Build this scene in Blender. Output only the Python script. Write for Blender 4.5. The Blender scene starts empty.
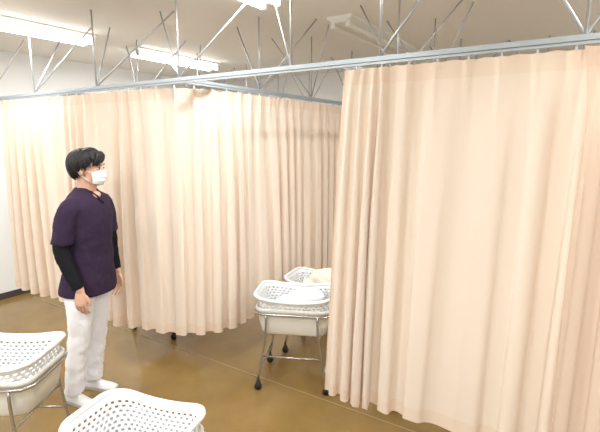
import bpy, bmesh, math, random
from mathutils import Vector, Matrix
random.seed(7)
S=bpy.context.scene
try:
    S.view_settings.view_transform='Standard'
except Exception: pass

# ------------------------------------------------------------ materials
def lin(c): 
    c=c/255.0
    return c/12.92 if c<=0.04045 else ((c+0.055)/1.055)**2.4
def mat(name,rgb,rough=0.5,metal=0.0,bump=0.0,bscale=30,var=0.0,vscale=3,spec=0.5,emit=0):
    m=bpy.data.materials.new(name); m.use_nodes=True
    nt=m.node_tree; b=nt.nodes['Principled BSDF']
    col=(lin(rgb[0]),lin(rgb[1]),lin(rgb[2]),1)
    b.inputs['Base Color'].default_value=col
    b.inputs['Roughness'].default_value=rough
    b.inputs['Metallic'].default_value=metal
    b.inputs['Specular IOR Level'].default_value=spec
    tc=nt.nodes.new('ShaderNodeTexCoord')
    if var>0:
        n=nt.nodes.new('ShaderNodeTexNoise'); n.inputs['Scale'].default_value=vscale; n.inputs['Detail'].default_value=5
        nt.links.new(tc.outputs['Object'],n.inputs['Vector'])
        r=nt.nodes.new('ShaderNodeMapRange'); r.inputs['From Min'].default_value=0.3; r.inputs['From Max'].default_value=0.7
        r.inputs['To Min'].default_value=1-var; r.inputs['To Max'].default_value=1+var
        nt.links.new(n.outputs['Fac'],r.inputs['Value'])
        mx=nt.nodes.new('ShaderNodeVectorMath'); mx.operation='SCALE'
        mx.inputs[0].default_value=col[:3]
        nt.links.new(r.outputs['Result'],mx.inputs['Scale'])
        nt.links.new(mx.outputs['Vector'],b.inputs['Base Color'])
    if bump>0:
        n2=nt.nodes.new('ShaderNodeTexNoise'); n2.inputs['Scale'].default_value=bscale; n2.inputs['Detail'].default_value=4
        nt.links.new(tc.outputs['Object'],n2.inputs['Vector'])
        bp=nt.nodes.new('ShaderNodeBump'); bp.inputs['Strength'].default_value=bump; bp.inputs['Distance'].default_value=0.02
        nt.links.new(n2.outputs['Fac'],bp.inputs['Height']); nt.links.new(bp.outputs['Normal'],b.inputs['Normal'])
    if emit>0:
        b.inputs['Emission Color'].default_value=(1,0.99,0.95,1); b.inputs['Emission Strength'].default_value=emit
    return m
def cloth(name,rgb,trans):
    """woven curtain cloth: satin sheen, translucent, sewn heading tape along the top 8 cm"""
    m=mat(name,rgb,0.6,0,0.05,160,0,2.5,spec=0.25)
    nt=m.node_tree; b=nt.nodes['Principled BSDF']; out=nt.nodes['Material Output']
    b.inputs['Sheen Weight'].default_value=0.15
    tc=nt.nodes.new('ShaderNodeTexCoord'); sp=nt.nodes.new('ShaderNodeSeparateXYZ'); nt.links.new(tc.outputs['Object'],sp.inputs[0])
    gt=nt.nodes.new('ShaderNodeMath'); gt.operation='GREATER_THAN'; gt.inputs[1].default_value=2.045; nt.links.new(sp.outputs['Z'],gt.inputs[0])
    lt=nt.nodes.new('ShaderNodeMath'); lt.operation='LESS_THAN'; lt.inputs[1].default_value=.385; nt.links.new(sp.outputs['Z'],lt.inputs[0])
    ad=nt.nodes.new('ShaderNodeMath'); ad.operation='ADD'; nt.links.new(gt.outputs[0],ad.inputs[0]); nt.links.new(lt.outputs[0],ad.inputs[1])
    mc=nt.nodes.new('ShaderNodeMixRGB'); c=(lin(rgb[0]),lin(rgb[1]),lin(rgb[2])); 
    mc.inputs[1].default_value=(*c,1); mc.inputs[2].default_value=(c[0]*.97,c[1]*.92,c[2]*.88,1)
    nt.links.new(ad.outputs[0],mc.inputs[0]); nt.links.new(mc.outputs[0],b.inputs['Base Color'])
    t=nt.nodes.new('ShaderNodeBsdfTranslucent'); t.inputs['Color'].default_value=(lin(rgb[0]),lin(rgb[1]*0.96),lin(rgb[2]*0.93),1)
    mx=nt.nodes.new('ShaderNodeMixShader'); mx.inputs['Fac'].default_value=trans
    nt.links.new(b.outputs[0],mx.inputs[1]); nt.links.new(t.outputs[0],mx.inputs[2]); nt.links.new(mx.outputs[0],out.inputs['Surface'])
    return m
M_wall=mat('wall_paint',(238,240,241),0.85,0,0.03,80)
M_ceil=mat('ceiling_paint',(238,235,228),0.9,0,0.05,60,0.01,2)
M_floor=mat('floor_vinyl',(138,111,64),0.14,0,0.015,10,0.08,5)
M_base=mat('baseboard_vinyl',(70,62,60),0.5)
M_cur=cloth('curtain_cloth',(245,232,217),0.24)
M_cur2=cloth('curtain_cloth_warm',(240,221,203),0.22)
M_alu=mat('aluminium_rail',(180,190,197),0.4,0.3)
M_rod=mat('stay_rod_steel',(185,187,190),0.35,0.5)
M_chrome=mat('chrome',(190,190,190),0.22,0.9)
M_white=mat('white_plastic',(240,242,243),0.4)
M_cream=mat('cream_tub_plastic',(228,226,217),0.45)
M_rub=mat('caster_rubber',(45,42,42),0.6)
M_mattress=mat('mattress_sheet',(236,237,240),0.9,0,0.3,25)
M_yellow=mat('cream_towel',(244,241,226),0.95,0,0.6,60)
M_tape=mat('floor_tape_white',(160,140,102),0.4)
M_hous=mat('lamp_housing_enamel',(238,238,232),0.5)
M_tubeon=mat('lamp_tube_lit',(255,255,255),0.4,emit=14)
M_tubeoff=mat('lamp_tube_unlit',(240,238,228),0.3)
M_skin=mat('skin',(214,170,145),0.55,0,0.05,90)
M_hair=mat('black_hair',(20,18,20),0.5,0,0.2,120)
M_tunic=mat('purple_scrub_cloth',(54,40,62),0.85,0,0.35,14,0.06,8,spec=0.2)
M_black=mat('black_undershirt',(24,23,28),0.85,0,0.4,18,spec=0.2)
M_trous=mat('white_trousers_cloth',(244,245,250),0.85,0,0.4,12,spec=0.2)
M_shoe=mat('white_shoe',(235,235,235),0.5)
M_sole=mat('shoe_sole',(190,188,185),0.6)
M_mask=mat('surgical_mask_cloth',(240,243,246),0.85)
M_eye=mat('eye_white',(215,208,202),0.2)
M_iris=mat('iris_dark',(28,18,14),0.15)

# ------------------------------------------------------------ mesh helpers
def obj_from_bm(name,bm,material,parent=None,smooth=True,loc=None):
    me=bpy.data.meshes.new(name); bmesh.ops.recalc_face_normals(bm,faces=bm.faces); bm.to_mesh(me); bm.free()
    if smooth:
        for p in me.polygons: p.use_smooth=True
    o=bpy.data.objects.new(name,me); S.collection.objects.link(o)
    me.materials.append(material)
    if parent: o.parent=parent
    if loc is not None: o.location=loc
    return o
def empty(name,loc=(0,0,0),rotz=0):
    e=bpy.data.objects.new(name,None); S.collection.objects.link(e); e.location=loc; e.rotation_euler=(0,0,rotz); e.empty_display_size=0.1
    return e
def box(bm,x0,x1,y0,y1,z0,z1):
    v=[bm.verts.new((x,y,z)) for z in (z0,z1) for y in (y0,y1) for x in (x0,x1)]
    for f in ((0,1,3,2),(4,5,7,6),(0,1,5,4),(2,3,7,6),(0,2,6,4),(1,3,7,5)): bm.faces.new([v[i] for i in f])
def catmull(pts,n):
    P=[Vector(p) for p in pts]; out=[]
    for i in range(len(P)-1):
        p0=P[max(i-1,0)];p1=P[i];p2=P[i+1];p3=P[min(i+2,len(P)-1)]
        for k in range(n):
            t=k/n
            out.append(0.5*((2*p1)+(p2-p0)*t+(2*p0-5*p1+4*p2-p3)*t*t+(3*p1-p0-3*p2+p3)*t**3))
    out.append(P[-1]); return out
def tube(bm,pts,rad,seg=8,smooth=0,closed=False,squash=1.0,mi=0):
    if not isinstance(rad,(list,tuple)): rad=[rad]*len(pts)
    if smooth:
        q=catmull([(*p,) for p in pts],smooth)
        rr=catmull([(r,0,0) for r in rad],smooth); pts=q; rad=[r.x for r in rr]
    P=[Vector(p) for p in pts]; n=len(P); rings=[]
    T0=(P[1]-P[0]).normalized()
    up=Vector((0,0,1)) if abs(T0.z)<0.9 else Vector((1,0,0))
    N=(up-T0*up.dot(T0)).normalized()
    for i in range(n):
        if closed: T=(P[(i+1)%n]-P[i-1]).normalized()
        elif i==0: T=T0
        elif i==n-1: T=(P[i]-P[i-1]).normalized()
        else: T=((P[i]-P[i-1]).normalized()+(P[i+1]-P[i]).normalized()).normalized()
        N=(N-T*N.dot(T)).normalized(); B=T.cross(N)
        rings.append([bm.verts.new(P[i]+(N*math.cos(a)*squash+B*math.sin(a))*max(rad[i],1e-4)) for a in [2*math.pi*k/seg for k in range(seg)]])
    R=n if closed else n-1
    for i in range(R):
        a=rings[i];b=rings[(i+1)%n]
        for k in range(seg):
            f=bm.faces.new((a[k],a[(k+1)%seg],b[(k+1)%seg],b[k])); f.material_index=mi
    if not closed:
        bm.faces.new(rings[0][::-1]).material_index=mi; bm.faces.new(rings[-1]).material_index=mi
def ellipsoid(bm,c,r,u=20,v=12,rot=None):
    mt=Matrix.Translation(Vector(c))
    if rot: mt=mt@rot
    mt=mt@Matrix.Diagonal((*r,1))
    bmesh.ops.create_uvsphere(bm,u_segments=u,v_segments=v,radius=1,matrix=mt)
def loft(bm,rings,cap=True):
    L=[[bm.verts.new(p) for p in r] for r in rings]; n=len(L[0])
    for i in range(len(L)-1):
        for k in range(n): bm.faces.new((L[i][k],L[i][(k+1)%n],L[i+1][(k+1)%n],L[i+1][k]))
    if cap: bm.faces.new(L[0][::-1]); bm.faces.new(L[-1])
def ell_ring(cx,cy,z,rx,ry,n=40,e=2.3):
    out=[]
    for k in range(n):
        a=2*math.pi*k/n; c=math.cos(a); s=math.sin(a)
        out.append((cx+rx*math.copysign(abs(c)**(2/e),c),cy+ry*math.copysign(abs(s)**(2/e),s),z))
    return out
def remesh(o,vox,sm=6,disp=0,dscale=0.1):
    m=o.modifiers.new('remesh','REMESH'); m.mode='VOXEL'; m.voxel_size=vox; m.use_smooth_shade=True
    s=o.modifiers.new('smooth','SMOOTH'); s.factor=0.5; s.iterations=sm
    if disp:
        t=bpy.data.textures.new(o.name+'_wr','CLOUDS'); t.noise_scale=dscale; t.noise_depth=2
        d=o.modifiers.new('wrinkle','DISPLACE'); d.texture=t; d.strength=disp; d.mid_level=0.5; d.texture_coords='LOCAL'

# ------------------------------------------------------------ room
H=2.72; XL=-5.42; XR=3.2; YF=-2.2; YB=5.85
def slab(name,x0,x1,y0,y1,z0,z1,m):
    bm=bmesh.new(); box(bm,x0,x1,y0,y1,z0,z1); return obj_from_bm(name,bm,m,smooth=False)
slab('floor',XL-.1,XR+.1,YF-.1,YB+.1,-.1,0,M_floor)
slab('ceiling',XL-.1,XR+.1,YF-.1,YB+.1,H,H+.1,M_ceil)
slab('wall_left',XL-.1,XL,YF,YB,0,H,M_wall)
slab('wall_right',XR,XR+.1,YF,YB,0,H,M_wall)
slab('wall_back',XL,XR,YB,YB+.1,0,H,M_wall)
slab('wall_front',XL,XR,YF-.1,YF,0,H,M_wall)
slab('baseboard_left',XL,XL+.012,YF,YB,0,.07,M_base)
slab('baseboard_back',XL+.012,XR,YB-.012,YB,0,.07,M_base)
slab('floor_marking_tape',-5.2,1.2,2.47,2.478,0.0,0.002,M_tape)

# ------------------------------------------------------------ ceiling lamps
def lamp(x,y,on=True,power=30,L=1.25):
    e=empty('fluorescent_ceiling_lamp',(x,y,H))
    bm=bmesh.new()
    prof=[(-.11,0),(-.11,-.015),(-.05,-.05),(.05,-.05),(.11,-.015),(.11,0)]
    loft(bm,[[(px,yy,pz) for px,pz in prof] for yy in (-L/2,L/2)])
    obj_from_bm('housing',bm,M_hous,e,smooth=False)
    bm=bmesh.new()
    for t in (-.065,.065):
        for s in (-1,1): box(bm,t-.018,t+.018,s*(L/2-.03)-.012,s*(L/2-.03)+.012,-.085,-.03)
    obj_from_bm('sockets',bm,M_hous,e,smooth=False)
    bm=bmesh.new()
    for t in (-.065,.065): tube(bm,[(t,-L/2+.04,-.068),(t,L/2-.04,-.068)],.016,12)
    obj_from_bm('tubes',bm,M_tubeon if on else M_tubeoff,e)
    if on:
        ld=bpy.data.lights.new('tube_light','AREA'); ld.shape='RECTANGLE'; ld.size=.2; ld.size_y=L-.1; ld.energy=power; ld.color=(.965,.985,1)
        lo=bpy.data.objects.new('tube_light',ld); S.collection.objects.link(lo); lo.parent=e; lo.location=(0,0,-.095)
LP=31
lamp(-4.0,2.02,True,LP*.75); lamp(-4.1,3.78,True,LP)
lamp(-1.87,1.97,True,LP*.65); lamp(-1.72,4.05,False,L=1.6)
lamp(.5,2.4,True,LP*.9); lamp(.5,4.1,True,LP*.9)
lamp(-4.1,-.1,True,LP*1.1); lamp(-1.85,-.4,True,LP*1.7); lamp(.5,-.4,True,LP*1.9)

# ------------------------------------------------------------ curtain rails
YR=2.13; ZR=2.15; XP=-2.27
rail=empty('curtain_rail_frame',(0,0,0))
bm=bmesh.new()
box(bm,XL+.001,1.6,YR-.013,YR+.013,ZR,ZR+.022)
box(bm,XL+.001,1.6,YR-.009,YR+.009,ZR-.014,ZR-.003)
obj_from_bm('main_rail',bm,M_alu,rail,smooth=False)
bm=bmesh.new()
for xp in (XP,-1.12,-3.75):
    box(bm,xp-.011,xp+.011,YR+.02,YB-.001,ZR,ZR+.02)
    box(bm,xp-.008,xp+.008,YR+.02,YB-.001,ZR-.014,ZR-.003)
box(bm,XL+.001,1.6,4.88,4.905,ZR+.021,ZR+.043)
obj_from_bm('cross_rails',bm,M_alu,rail,smooth=False)
bm=bmesh.new(); R=.0062
def rod(a,b): tube(bm,[a,b],R,8)
Zt=ZR+.02
for x in (-4.95,-4.1,-3.2,-2.3,-1.42,-.9,-.05,.75): rod((x,YR,Zt),(x,YR,H))
for x,dx,dy in ((-4.95,.28,.25),(-4.1,-.3,.45),(-4.1,.45,.3),(-3.2,.5,.35),(-3.2,-.35,.4),(-2.3,.5,.25),(-2.3,-.5,.3),(-1.42,-.35,.3),(-.9,.3,.25),(-.9,-.25,.6),(-.05,-.3,.35),(-.05,.3,.4),(.75,-.35,.3)):
    rod((x,YR,Zt),(x+dx,YR+dy,H))
for xp in (XP,-1.12,-3.75):
    for y,d in ((2.95,.3),(3.75,-.3),(4.6,.35),(5.3,-.25)):
        rod((xp,y,Zt),(xp,y,H)); rod((xp,y,Zt),(xp+.35,y+d,H)); rod((xp,y,Zt),(xp-.35,y+d*.5,H))
for x in (-4.6,-3.0,-.4,.4):
    rod((x,4.9,Zt+.02),(x,4.9,H)); rod((x,4.9,Zt+.02),(x+.35,4.9,H)); rod((x,4.9,Zt+.02),(x-.35,4.9,H))
obj_from_bm('ceiling_stays',bm,M_rod,rail)

# ------------------------------------------------------------ curtains
def vnoise(seed):
    rr=random.Random(seed); tab=[rr.uniform(-1,1) for _ in range(512)]
    def f(x):
        i=math.floor(x); t=x-i; t=t*t*(3-2*t)
        return tab[i%512]*(1-t)+tab[(i+1)%512]*t
    return f
hooks_bm=bmesh.new()
def curtain(name,pts,seed,lam=.11,amp=.034,pleat=.11,zt=2.125,zb=.31,flareL=0,flareR=0,m=None,dense=None,calm=0,edge=0):
    """dense=(length,extra) : first <length> metres are gathered, with <extra> more folds per metre"""
    P=[Vector((p[0],p[1],0)) for p in pts]; d=[0]
    for i in range(1,len(P)): d.append(d[-1]+(P[i]-P[i-1]).length)
    L=d[-1]; n=int(L/.0065); rows=46
    def at(s):
        s=max(0,min(L,s))
        for i in range(1,len(P)):
            if s<=d[i]+1e-9:
                T=(P[i]-P[i-1]).normalized(); return P[i-1]+T*(s-d[i-1]),T
        return P[-1],T
    n1=vnoise(seed);n2=vnoise(seed+1);n3=vnoise(seed+2);n4=vnoise(seed+3);n5=vnoise(seed+4)
    bm=bmesh.new(); grid=[]
    cols=[]
    for i in range(n+1):
        s=L*i/n; u=s/lam
        if dense: u+=dense[1]*min(s,dense[0])
        pos,T=at(s); cols.append((s,u,pos,T,Vector((-T.y,T.x,0))))
    for j in range(rows+1):
        t=(j/rows)**1.15; row=[]
        for i in range(n+1):
            s,u,pos,T,N=cols[i]
            ph=2*math.pi*(u+.75*n1(u*.42)+t*.3*n2(u*.35+7))
            A=amp*(.5+.5*min(1,t*1.4)**.8)*(.70+.48*n3(u*.55+t*.5))
            if calm and s>dense[0]+.05: A*=1-calm
            c=math.sin(ph)
            w=math.copysign(abs(c)**.8,c)+.25*math.sin(2*ph+2*n2(s*2))
            big=.024*n5(s*2.2+.3*t)*t
            off=A*w+big
            lat=-.45*A*math.sin(2*ph)*min(1,t*2+.2)
            q=(s/pleat)%1-.5
            off=off*(1-.6*math.exp(-t*16))-.026*math.exp(-(q/.11)**2)*math.exp(-t*13)
            if edge:
                tt=min(1,t*6)
                off=off*(1-.7*math.exp(-(s/.1)**2))
                off-=edge*math.exp(-((s-.035)/.05)**2)*tt
                if s<.035: off+=edge*1.3*(1-s/.035)*tt; lat+=.05*(1-s/.035)*tt
            e=s/L
            fl=-flareL*(1-e)**3*t**.8+flareR*e**3*t**.8
            z=zt+(zb-zt)*t
            sag=-.007*abs(math.sin(math.pi*s/pleat)) if j==0 else 0
            z+=.012*n4(s*2.5)*t**6
            row.append(bm.verts.new(pos+T*(lat+fl)+N*off+Vector((0,0,z+sag))))
        grid.append(row)
    for j in range(rows):
        for i in range(n): bm.faces.new((grid[j][i],grid[j][i+1],grid[j+1][i+1],grid[j+1][i]))
    k=pleat*.5
    while k<L:
        p,T=at(k); N=Vector((-T.y,T.x,0))
        tube(hooks_bm,[p-N*.004+Vector((0,0,zt-.03)),p-N*.004+Vector((0,0,ZR-.008))],.004,6)
        k+=pleat
    return obj_from_bm(name,bm,m or M_cur)
arc=[(-2.70+.43*math.sin(a),YR+.43-.43*math.cos(a)) for a in [math.pi/2*k/10 for k in range(11)]]
curtain('privacy_curtain',[(-4.70,YR)]+arc+[(XP,5.7)],23,lam=.14,amp=.046,flareL=.03,pleat=.13)
curtain('privacy_curtain',[(-1.09,YR),(.02,YR+.01)],61,lam=.165,amp=.044,flareL=.10,dense=(.24,10),calm=.2,pleat=.135)
curtain('privacy_curtain',[(-.05,YR-.045),(1.3,YR-.02)],75,lam=.10,amp=.042,flareL=.02,edge=.075,pleat=.12,m=M_cur2)
obj_from_bm('curtain_hooks',hooks_bm,M_white,rail)

# ------------------------------------------------------------ baby cots
def rrect(a,b,r,n=24):
    out=[]
    r=min(r,a-.001,b-.001)
    cor=[(a-r,b-r,0),(-a+r,b-r,90),(-a+r,-b+r,180),(a-r,-b+r,270)]
    raw=[]
    for cx,cy,st in cor:
        for k in range(9):
            an=math.radians(st+90*k/8); raw.append(Vector((cx+r*math.cos(an),cy+r*math.sin(an),0)))
    raw.append(raw[0]); d=[0]
    for i in range(1,len(raw)): d.append(d[-1]+(raw[i]-raw[i-1]).length)
    N=4*n
    for k in range(N):
        s=d[-1]*k/N
        for i in range(1,len(raw)):
            if s<=d[i]: 
                t=(s-d[i-1])/max(1e-9,d[i]-d[i-1]); p=raw[i-1].lerp(raw[i],t); out.append((p.x,p.y)); break
    return out
def cot(x,y,rot,rim=.70,items=(),name='baby_cot',sz=1.0):
    e=empty(name,(x,y,0),math.radians(rot)); A=.262*sz;B=.19*sz
    bm=bmesh.new(); rows=21; n=48; grid=[]
    for j in range(rows+1):
        t=j/rows; k=1-.16*t
        ring=rrect(A*k,B*k,.09*k,n)
        row=[]
        for (px,py) in ring:
            sc=.03*(abs(px)/A)**2*(1-t)
            fl=1+.05*math.exp(-t*18)
            row.append(bm.verts.new((px*fl,py*fl,rim-.01-.2*t+sc)))
        grid.append(row)
    N=4*n
    for j in range(rows):
        for i in range(N):
            hole=(3<=j<=17) and (j%2==1) and ((i+(j//2%2)*2)%4>=2)
            if hole: continue
            bm.faces.new((grid[j][i],grid[j][(i+1)%N],grid[j+1][(i+1)%N],grid[j+1][i]))
    bm.faces.new(grid[rows])
    o=obj_from_bm('basket',bm,M_white,e,smooth=True)
    sm=o.modifiers.new('thick','SOLIDIFY'); sm.thickness=.004
    bm=bmesh.new()
    tube(bm,[(px*1.06,py*1.06,rim-.008+.03*(abs(px)/A)**2) for px,py in rrect(A,B,.09,20)],.012,8,closed=True)
    obj_from_bm('basket_rim',bm,M_white,e)
    bm=bmesh.new(); rings=[]
    for z,k in ((rim-.06,1.0),(rim-.065,1.035),(rim-.085,1.035),(rim-.09,.995),(rim-.17,.95),(rim-.245,.89),(rim-.26,.84)):
        rings.append([(px*k,py*k,z) for px,py in rrect(A,B,.075,n)])
    L=[[bm.verts.new(p) for p in r] for r in rings]
    for i in range(len(L)-1):
        for k in range(N):
            bm.faces.new((L[i][k],L[i][(k+1)%N],L[i+1][(k+1)%N],L[i+1][k]))
    bm.faces.new(L[-1])
    o=obj_from_bm('tub',bm,M_cream,e)
    sm=o.modifiers.new('thick','SOLIDIFY'); sm.thickness=.003; sm.offset=-1
    bm=bmesh.new()
    loft(bm,[[(px*k,py*k,z) for px,py in rrect(A*.8,B*.78,.07,12)] for z,k in ((rim-.205,.97),(rim-.195,1),(rim-.17,1),(rim-.16,.95))])
    obj_from_bm('mattress',bm,M_mattress,e)
    bm=bmesh.new(); fr=.008
    zf=rim-.1
    tube(bm,[(px*1.05,py*1.07,zf) for px,py in rrect(A,B,.07,8)],fr,8,closed=True)
    for sy in (-1,1):
        yy=sy*(B*1.07)
        for sx in (-1,1):
            tube(bm,[(sx*.18,yy,zf),(sx*.19,yy,.4),(sx*.245,yy,.075)],fr,8,smooth=4)
        tube(bm,[(-.21,yy,.26),(.21,yy,.26)],.006,8)
    for sx in (-1,1):
        tube(bm,[(sx*.231,-B*1.07,.16),(sx*.231,B*1.07,.16)],.006,8)
        tube(bm,[(sx*.19,-B*1.07,.40),(sx*.19,B*1.07,.40)],.006,8)
    obj_from_bm('frame',bm,M_chrome,e)
    bm=bmesh.new()
    for sx in (-1,1):
        for sy in (-1,1):
            cx=sx*.245;cy=sy*B*1.07
            tube(bm,[(cx,cy-.01,.026),(cx,cy+.01,.026)],.026,16)
            tube(bm,[(cx,cy,.03),(cx,cy,.09)],.010,8)
            box(bm,cx-.012,cx+.012,cy-.017,cy-.012,.018,.062); box(bm,cx-.012,cx+.012,cy+.012,cy+.017,.018,.062); box(bm,cx-.012,cx+.012,cy-.017,cy+.017,.056,.062)
    obj_from_bm('casters',bm,M_rub,e)
    if 'blanket' in items:
        bm=bmesh.new(); ellipsoid(bm,(.08,.05,rim-.05),(.13,.09,.075)); ellipsoid(bm,(-.05,.04,rim-.1),(.12,.1,.06))
        o=obj_from_bm('folded_blanket',bm,M_mattress,e); remesh(o,.012,4,.02,.06)
    if 'yellow' in items:
        bm=bmesh.new(); ellipsoid(bm,(.05,.0,rim-.02),(.15,.11,.12)); ellipsoid(bm,(-.08,-.04,rim-.06),(.09,.09,.06))
        o=obj_from_bm('cream_towel',bm,M_yellow,e); remesh(o,.012,4,.03,.07)
    return e
cot(-1.71,2.62,24,.67,('blanket',))
cot(-1.80,3.15,10,.62,('yellow',))
cot(-2.47,.97,32,.70)
cot(-1.455,1.03,14,.63,sz=.9)
cot(-3.25,2.75,5,.66)
cot(-.72,2.85,8,.66)

# ------------------------------------------------------------ the man (local +X is forward)
man=empty('man_in_purple_scrubs',(-2.84,1.625,0),math.radians(24))
LEAN=.115; LD=Vector((math.cos(math.radians(32.6-24)),math.sin(math.radians(32.6-24)),0))
headE=empty('head_and_hair',(0,0,0),math.radians(7)); headE.parent=man
man.scale=(1,1,.993)
# tunic
bm=bmesh.new()
prof=[(.775,.005,.166,.188),(.81,.005,.163,.186),(.88,.005,.152,.180),(.97,.005,.138,.170),(1.09,.0,.127,.162),(1.2,.0,.127,.168),(1.30,-.005,.125,.176),(1.37,-.012,.112,.174),(1.415,-.022,.092,.15),(1.445,-.028,.075,.108),(1.465,-.03,.064,.075),(1.478,-.03,.06,.064)]
pz=catmull([(p[0],p[1],p[2]) for p in prof],4); pr=catmull([(p[3],0,0) for p in prof],4)
loft(bm,[ell_ring(a.y,0,a.x,a.z,b.x) for a,b in zip(pz,pr)])
tube(bm,[(-.015,-.12,1.375),(-.02,-.175,1.345),(-.035,-.206,1.24),(-.045,-.216,1.14)],[.058,.068,.062,.062],16,smooth=4)
tube(bm,[(-.015,.12,1.375),(-.01,.175,1.345),(.0,.206,1.24),(.01,.216,1.14)],[.058,.068,.062,.062],16,smooth=4)
o=obj_from_bm('tunic',bm,M_tunic,man); remesh(o,.009,5,.016,.08)
bm=bmesh.new()
tube(bm,[(.005+.164*math.cos(a),.186*math.sin(a),.782) for a in [2*math.pi*k/40 for k in range(40)]],.005,6,closed=True)
obj_from_bm('tunic_hem',bm,M_tunic,man)
bm=bmesh.new()
tube(bm,[(-.03,-.071,1.462),(.02,-.05,1.462),(.07,-.022,1.425),(.103,0,1.38)],.006,6,smooth=4)
tube(bm,[(-.03,.071,1.462),(.02,.05,1.462),(.07,.022,1.425),(.103,0,1.38)],.006,6,smooth=4)
obj_from_bm('tunic_collar',bm,M_tunic,man)
# sleeves
bm=bmesh.new()
tube(bm,[(-.03,-.203,1.28),(-.045,-.217,1.15),(-.042,-.226,1.10),(.03,-.230,.96),(.088,-.226,.86)],[.048,.048,.046,.041,.033],16,smooth=4)
tube(bm,[(-.0,.203,1.28),(.01,.217,1.15),(.012,.226,1.10),(.04,.230,.96),(.07,.226,.86)],[.048,.048,.046,.041,.033],16,smooth=4)
o=obj_from_bm('undershirt_sleeves',bm,M_black,man); remesh(o,.007,4,.010,.05)
# hands
def hand(sgn,wx,wy,wz,name):
    bm=bmesh.new()
    iny=-sgn
    tube(bm,[(wx-.010,wy,wz+.03),(wx,wy,wz),(wx+.004,wy,wz-.03),(wx+.008,wy+iny*.003,wz-.075),(wx+.008,wy+iny*.006,wz-.095)],[.026,.027,.036,.041,.036],14,smooth=3,squash=1)
    for v in bm.verts: v.co.y=wy+(v.co.y-wy)*(.85 if v.co.z>wz-.005 else .5)
    Fg=[(.034,.068,.0082),(.012,.078,.0086),(-.010,.072,.0082),(-.030,.056,.0072)]
    for dx,L,r in Fg:
        b=Vector((wx+.006+dx,wy+iny*.004,wz-.085))
        p=[b+Vector((0,0,.02)),b+Vector((0,0,-.012)),b+Vector((.003,iny*.008,-.012-L*.42)),b+Vector((.004,iny*.024,-.012-L*.72)),b+Vector((.003,iny*.042,-.012-L*.92))]
        tube(bm,p,[r*1.05,r*1.05,r,r*.92,r*.72],8,smooth=3)
    p=[(wx+.01,wy,wz-.02),(wx+.04,wy+iny*.008,wz-.045),(wx+.056,wy+iny*.016,wz-.075),(wx+.058,wy+iny*.024,wz-.105)]
    tube(bm,p,[.014,.0125,.0105,.008],8,smooth=3)
    o=obj_from_bm(name,bm,M_skin,man); remesh(o,.0028,3)
hand(-1,.094,-.224,.85,'hand_right')
hand(1,.076,.224,.85,'hand_left')
# trousers
bm=bmesh.new()
ellipsoid(bm,(0,0,.90),(.115,.148,.13))
tube(bm,[(0,-.07,.92),(.002,-.083,.79),(.012,-.086,.52),(-.002,-.09,.3),(-.008,-.094,.075)],[.075,.092,.074,.068,.064],18,smooth=5)
tube(bm,[(0,.07,.92),(.008,.083,.79),(.024,.086,.52),(.014,.09,.3),(.01,.094,.075)],[.075,.092,.074,.068,.064],18,smooth=5)
o=obj_from_bm('trousers',bm,M_trous,man); remesh(o,.009,5,.018,.08)
# shoes
def shoe(cx,cy,yaw,nm):
    bm=bmesh.new(); bs=bmesh.new()
    st=[(-.085,.022,.05),(-.075,.033,.075),(-.03,.037,.085),(.02,.037,.08),(.07,.041,.06),(.12,.044,.048),(.155,.036,.038),(.175,.018,.024)]
    ca=math.cos(yaw);sa=math.sin(yaw)
    def tr(x,y,z): return (cx+x*ca-y*sa,cy+x*sa+y*ca,z)
    sp=catmull(st,3); rings=[];rs=[]
    for p in sp:
        rings.append([tr(p.x,p.y*math.cos(a)*(1 if math.sin(a)<.3 else .95),.012+max(0,math.sin(a))*(p.z-.012) if math.sin(a)>0 else .012+.004*math.sin(a)) for a in [2*math.pi*k/20 for k in range(20)]])
        rs.append([tr(p.x,yy,z) for yy,z in ((-p.y*1.05,0),(p.y*1.05,0),(p.y*1.07,.02),(-p.y*1.07,.02))])
    loft(bm,rings); loft(bs,rs)
    obj_from_bm('shoe_'+nm,bm,M_shoe,man); obj_from_bm('sole_'+nm,bs,M_sole,man,smooth=False)
shoe(-.005,-.095,math.radians(-14),'right'); shoe(.015,.095,math.radians(0),'left')
# chest & neck skin
bm=bmesh.new()
ellipsoid(bm,(.04,0,1.425),(.038,.042,.032))
tube(bm,[(-.045,0,1.38),(-.035,0,1.43),(-.022,0,1.47),(-.012,0,1.56)],[.06,.058,.056,.054],18,smooth=3)
o=obj_from_bm('neck',bm,M_skin,man); remesh(o,.006,3)
# standing pose: hips over feet, torso carried towards image right
def leanf(z): 
    k=LEAN*max(0,z-.08)
    if z>1.1: k-= (z-1.1)*.045
    return k
for ch in list(man.children):
    if ch.type=='MESH' and not ch.name.startswith(('shoe','sole')):
        for v in ch.data.vertices:
            k=leanf(v.co.z); v.co.x+=LD.x*k; v.co.y+=LD.y*k
headE.location=LD*(leanf(1.50)+.004)+Vector((0,0,-.012))
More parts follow.
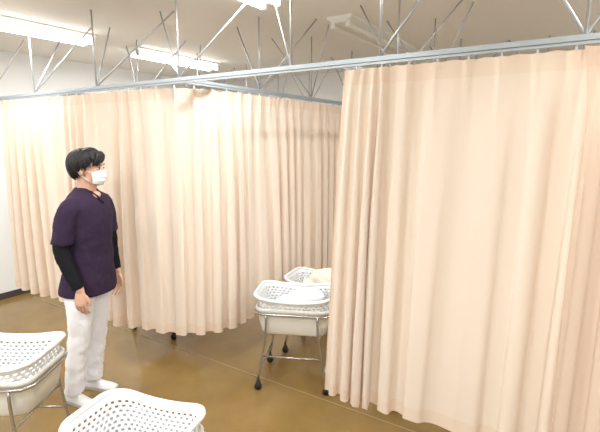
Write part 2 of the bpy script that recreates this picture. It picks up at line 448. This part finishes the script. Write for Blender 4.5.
# head
bm=bmesh.new()
tube(bm,[(-.014,0,1.47),(-.004,0,1.56)],[.052,.054],18)
ellipsoid(bm,(-.012,0,1.637),(.096,.075,.088))
ellipsoid(bm,(.03,0,1.585),(.062,.060,.085))
ellipsoid(bm,(.045,0,1.528),(.043,.043,.03))
ellipsoid(bm,(.012,-.03,1.55),(.05,.03,.035)); ellipsoid(bm,(.012,.03,1.55),(.05,.03,.035))
ellipsoid(bm,(.078,0,1.64),(.018,.045,.012))
tube(bm,[(.086,0,1.625),(.098,0,1.60),(.108,0,1.583)],[.007,.009,.012],10,smooth=2)
ellipsoid(bm,(.097,-.011,1.579),(.01,.008,.007)); ellipsoid(bm,(.097,.011,1.579),(.01,.008,.007))
ellipsoid(bm,(.09,0,1.552),(.008,.022,.006)); ellipsoid(bm,(.088,0,1.543),(.009,.02,.006))
for s in (-1,1):
    ellipsoid(bm,(-.008,s*.080,1.602),(.018,.009,.031),rot=Matrix.Rotation(s*.35,4,'Z'))
    ellipsoid(bm,(-.006,s*.076,1.58),(.01,.007,.012))
o=obj_from_bm('head',bm,M_skin,headE); remesh(o,.0045,4)
bm=bmesh.new()
for s in (-1,1): ellipsoid(bm,(.0785,s*.031,1.613),(.010,.013,.0062),rot=Matrix.Rotation(s*.35,4,'Z'))
obj_from_bm('eyes',bm,M_eye,headE)
bm=bmesh.new()
for s in (-1,1):
    ellipsoid(bm,(.0855,s*.030,1.613),(.005,.0065,.0062))
obj_from_bm('irises',bm,M_iris,headE)
bm=bmesh.new()
for s in (-1,1):
    tube(bm,[(.09,s*.014,1.634),(.091,s*.028,1.639),(.083,s*.045,1.637),(.072,s*.055,1.631)],[.002,.004,.004,.002],8,smooth=3)
    tube(bm,[(.086,s*.016,1.616),(.0895,s*.03,1.6205),(.082,s*.042,1.617)],[.0015,.0025,.0018],6,smooth=3)
obj_from_bm('eyebrows_and_lashes',bm,M_hair,headE)
# mask
bm=bmesh.new(); g=[]
for j in range(15):
    v=j/14; row=[]
    z=1.604-.098*v
    prot=.064+.012*math.sin(math.pi*min(1,v*1.05))-.012*v
    for i in range(25):
        a=math.radians(-82+164*i/24)
        px=.036+(prot+.003*math.sin(v*math.pi*6))*math.cos(a)**.8+.012*math.exp(-(a/.3)**2)*(1-v)
        py=(.0685-.012*v)*math.sin(a)
        zz=z-.014*abs(math.sin(a))**2*(1-v)+.012*abs(math.sin(a))**2*v
        row.append(bm.verts.new((px,py,zz)))
    g.append(row)
for j in range(14):
    for i in range(24): bm.faces.new((g[j][i],g[j][i+1],g[j+1][i+1],g[j+1][i]))
o=obj_from_bm('face_mask',bm,M_mask,headE); s_=o.modifiers.new('t','SOLIDIFY'); s_.thickness=.003
bm=bmesh.new()
for s in (-1,1):
    tube(bm,[(.045,s*.067,1.588),(.015,s*.077,1.61),(-.016,s*.084,1.628),(-.028,s*.084,1.60),(-.012,s*.078,1.575),(.02,s*.068,1.545),(.045,s*.058,1.525)],.0016,6,smooth=4)
obj_from_bm('mask_ear_loops',bm,M_mask,headE)
# hair
C=Vector((-.016,0,1.640)); RD=Vector((.100,.081,.090))
def thend(phi):
    a=abs((phi+math.pi)%(2*math.pi)-math.pi)
    d=math.degrees(a)
    pts=[(0,60),(25,65),(45,80),(58,98),(70,108),(85,106),(98,124),(120,148),(180,158)]
    for (a0,t0),(a1,t1) in zip(pts,pts[1:]):
        if d<=a1: return math.radians(t0+(t1-t0)*(d-a0)/(a1-a0))
    return math.radians(158)
def hp(phi,th,k):
    p=Vector((RD.x*math.sin(th)*math.cos(phi),RD.y*math.sin(th)*math.sin(phi),RD.z*math.cos(th)))
    if th>math.radians(100): 
        q=math.sin(math.radians(100))/max(.2,math.sin(th)); q=1+(q-1)*.5; p.x*=q; p.y*=q
    return C+p*k
bm=bmesh.new(); g=[]
for j in range(15):
    row=[]
    for i in range(48):
        phi=2*math.pi*i/48; th=thend(phi)*(.02+.96*j/14)
        row.append(bm.verts.new(hp(phi,th,1.06)))
    g.append(row)
for j in range(14):
    for i in range(48): bm.faces.new((g[j][i],g[j][(i+1)%48],g[j+1][(i+1)%48],g[j+1][i]))
bm.faces.new(g[0])
rr=random.Random(5)
for n_ in range(400):
    phi=rr.uniform(-math.pi,math.pi); te=thend(phi)*rr.uniform(.86,1.1)
    front=abs(phi)<math.radians(60)
    t0=rr.uniform(.05,.4)*te; tw=rr.uniform(-.35,.35) if not front else rr.uniform(.15,.8)
    k0=rr.uniform(1.05,1.14); lift=rr.uniform(-.03,.06)
    pts=[];rad=[]
    for q in range(7):
        u=q/6; th=t0+(te-t0)*u
        kk=k0+(.03+(.05 if front else 0))*math.sin(math.pi*u)+lift*u*u
        pts.append(hp(phi+tw*(u-.3),th,kk)); rad.append(.008*(1-u)**.6*min(1,.5+u*2)+.001)
    tube(bm,pts,rad,6,smooth=2)
# side-swept fringe falling across the forehead
for n_ in range(60):
    y0=rr.uniform(-.03,.06); 
    p0=Vector((.045+rr.uniform(-.01,.01),y0+.01,1.720+rr.uniform(-.008,.004)))
    p1=Vector((.083,y0-.012,1.702+rr.uniform(-.01,.01)))
    p2=Vector((.096-abs(y0-.03)*.15,y0-.035,1.670+rr.uniform(-.01,.01)))
    p3=Vector((.084-abs(y0-.03)*.4,y0-.055,1.640+rr.uniform(-.016,.008)))
    p2.y=max(p2.y,-.06); p3.y=max(p3.y,-.07)
    tube(bm,[p0,p1,p2,p3],[.004,.0075,.006,.001],6,smooth=3)
obj_from_bm('hair',bm,M_hair,headE)

# ------------------------------------------------------------ world + camera
w=bpy.data.worlds.new('world'); S.world=w; w.use_nodes=True
w.node_tree.nodes['Background'].inputs[0].default_value=(.8,.85,.9,1); w.node_tree.nodes['Background'].inputs[1].default_value=.4
yaw=math.radians(32.6); pit=math.radians(9.65)
F=Vector((-math.sin(yaw)*math.cos(pit),math.cos(yaw)*math.cos(pit),-math.sin(pit)))
Rv=Vector((math.cos(yaw),math.sin(yaw),0)); U=Rv.cross(F)
cd=bpy.data.cameras.new('camera'); cam=bpy.data.objects.new('camera',cd); S.collection.objects.link(cam)
cam.matrix_world=Matrix(((Rv.x,U.x,-F.x,0),(Rv.y,U.y,-F.y,0),(Rv.z,U.z,-F.z,1.77),(0,0,0,1)))
cd.sensor_width=36; cd.lens=26.82; cd.clip_start=.05
S.camera=cam
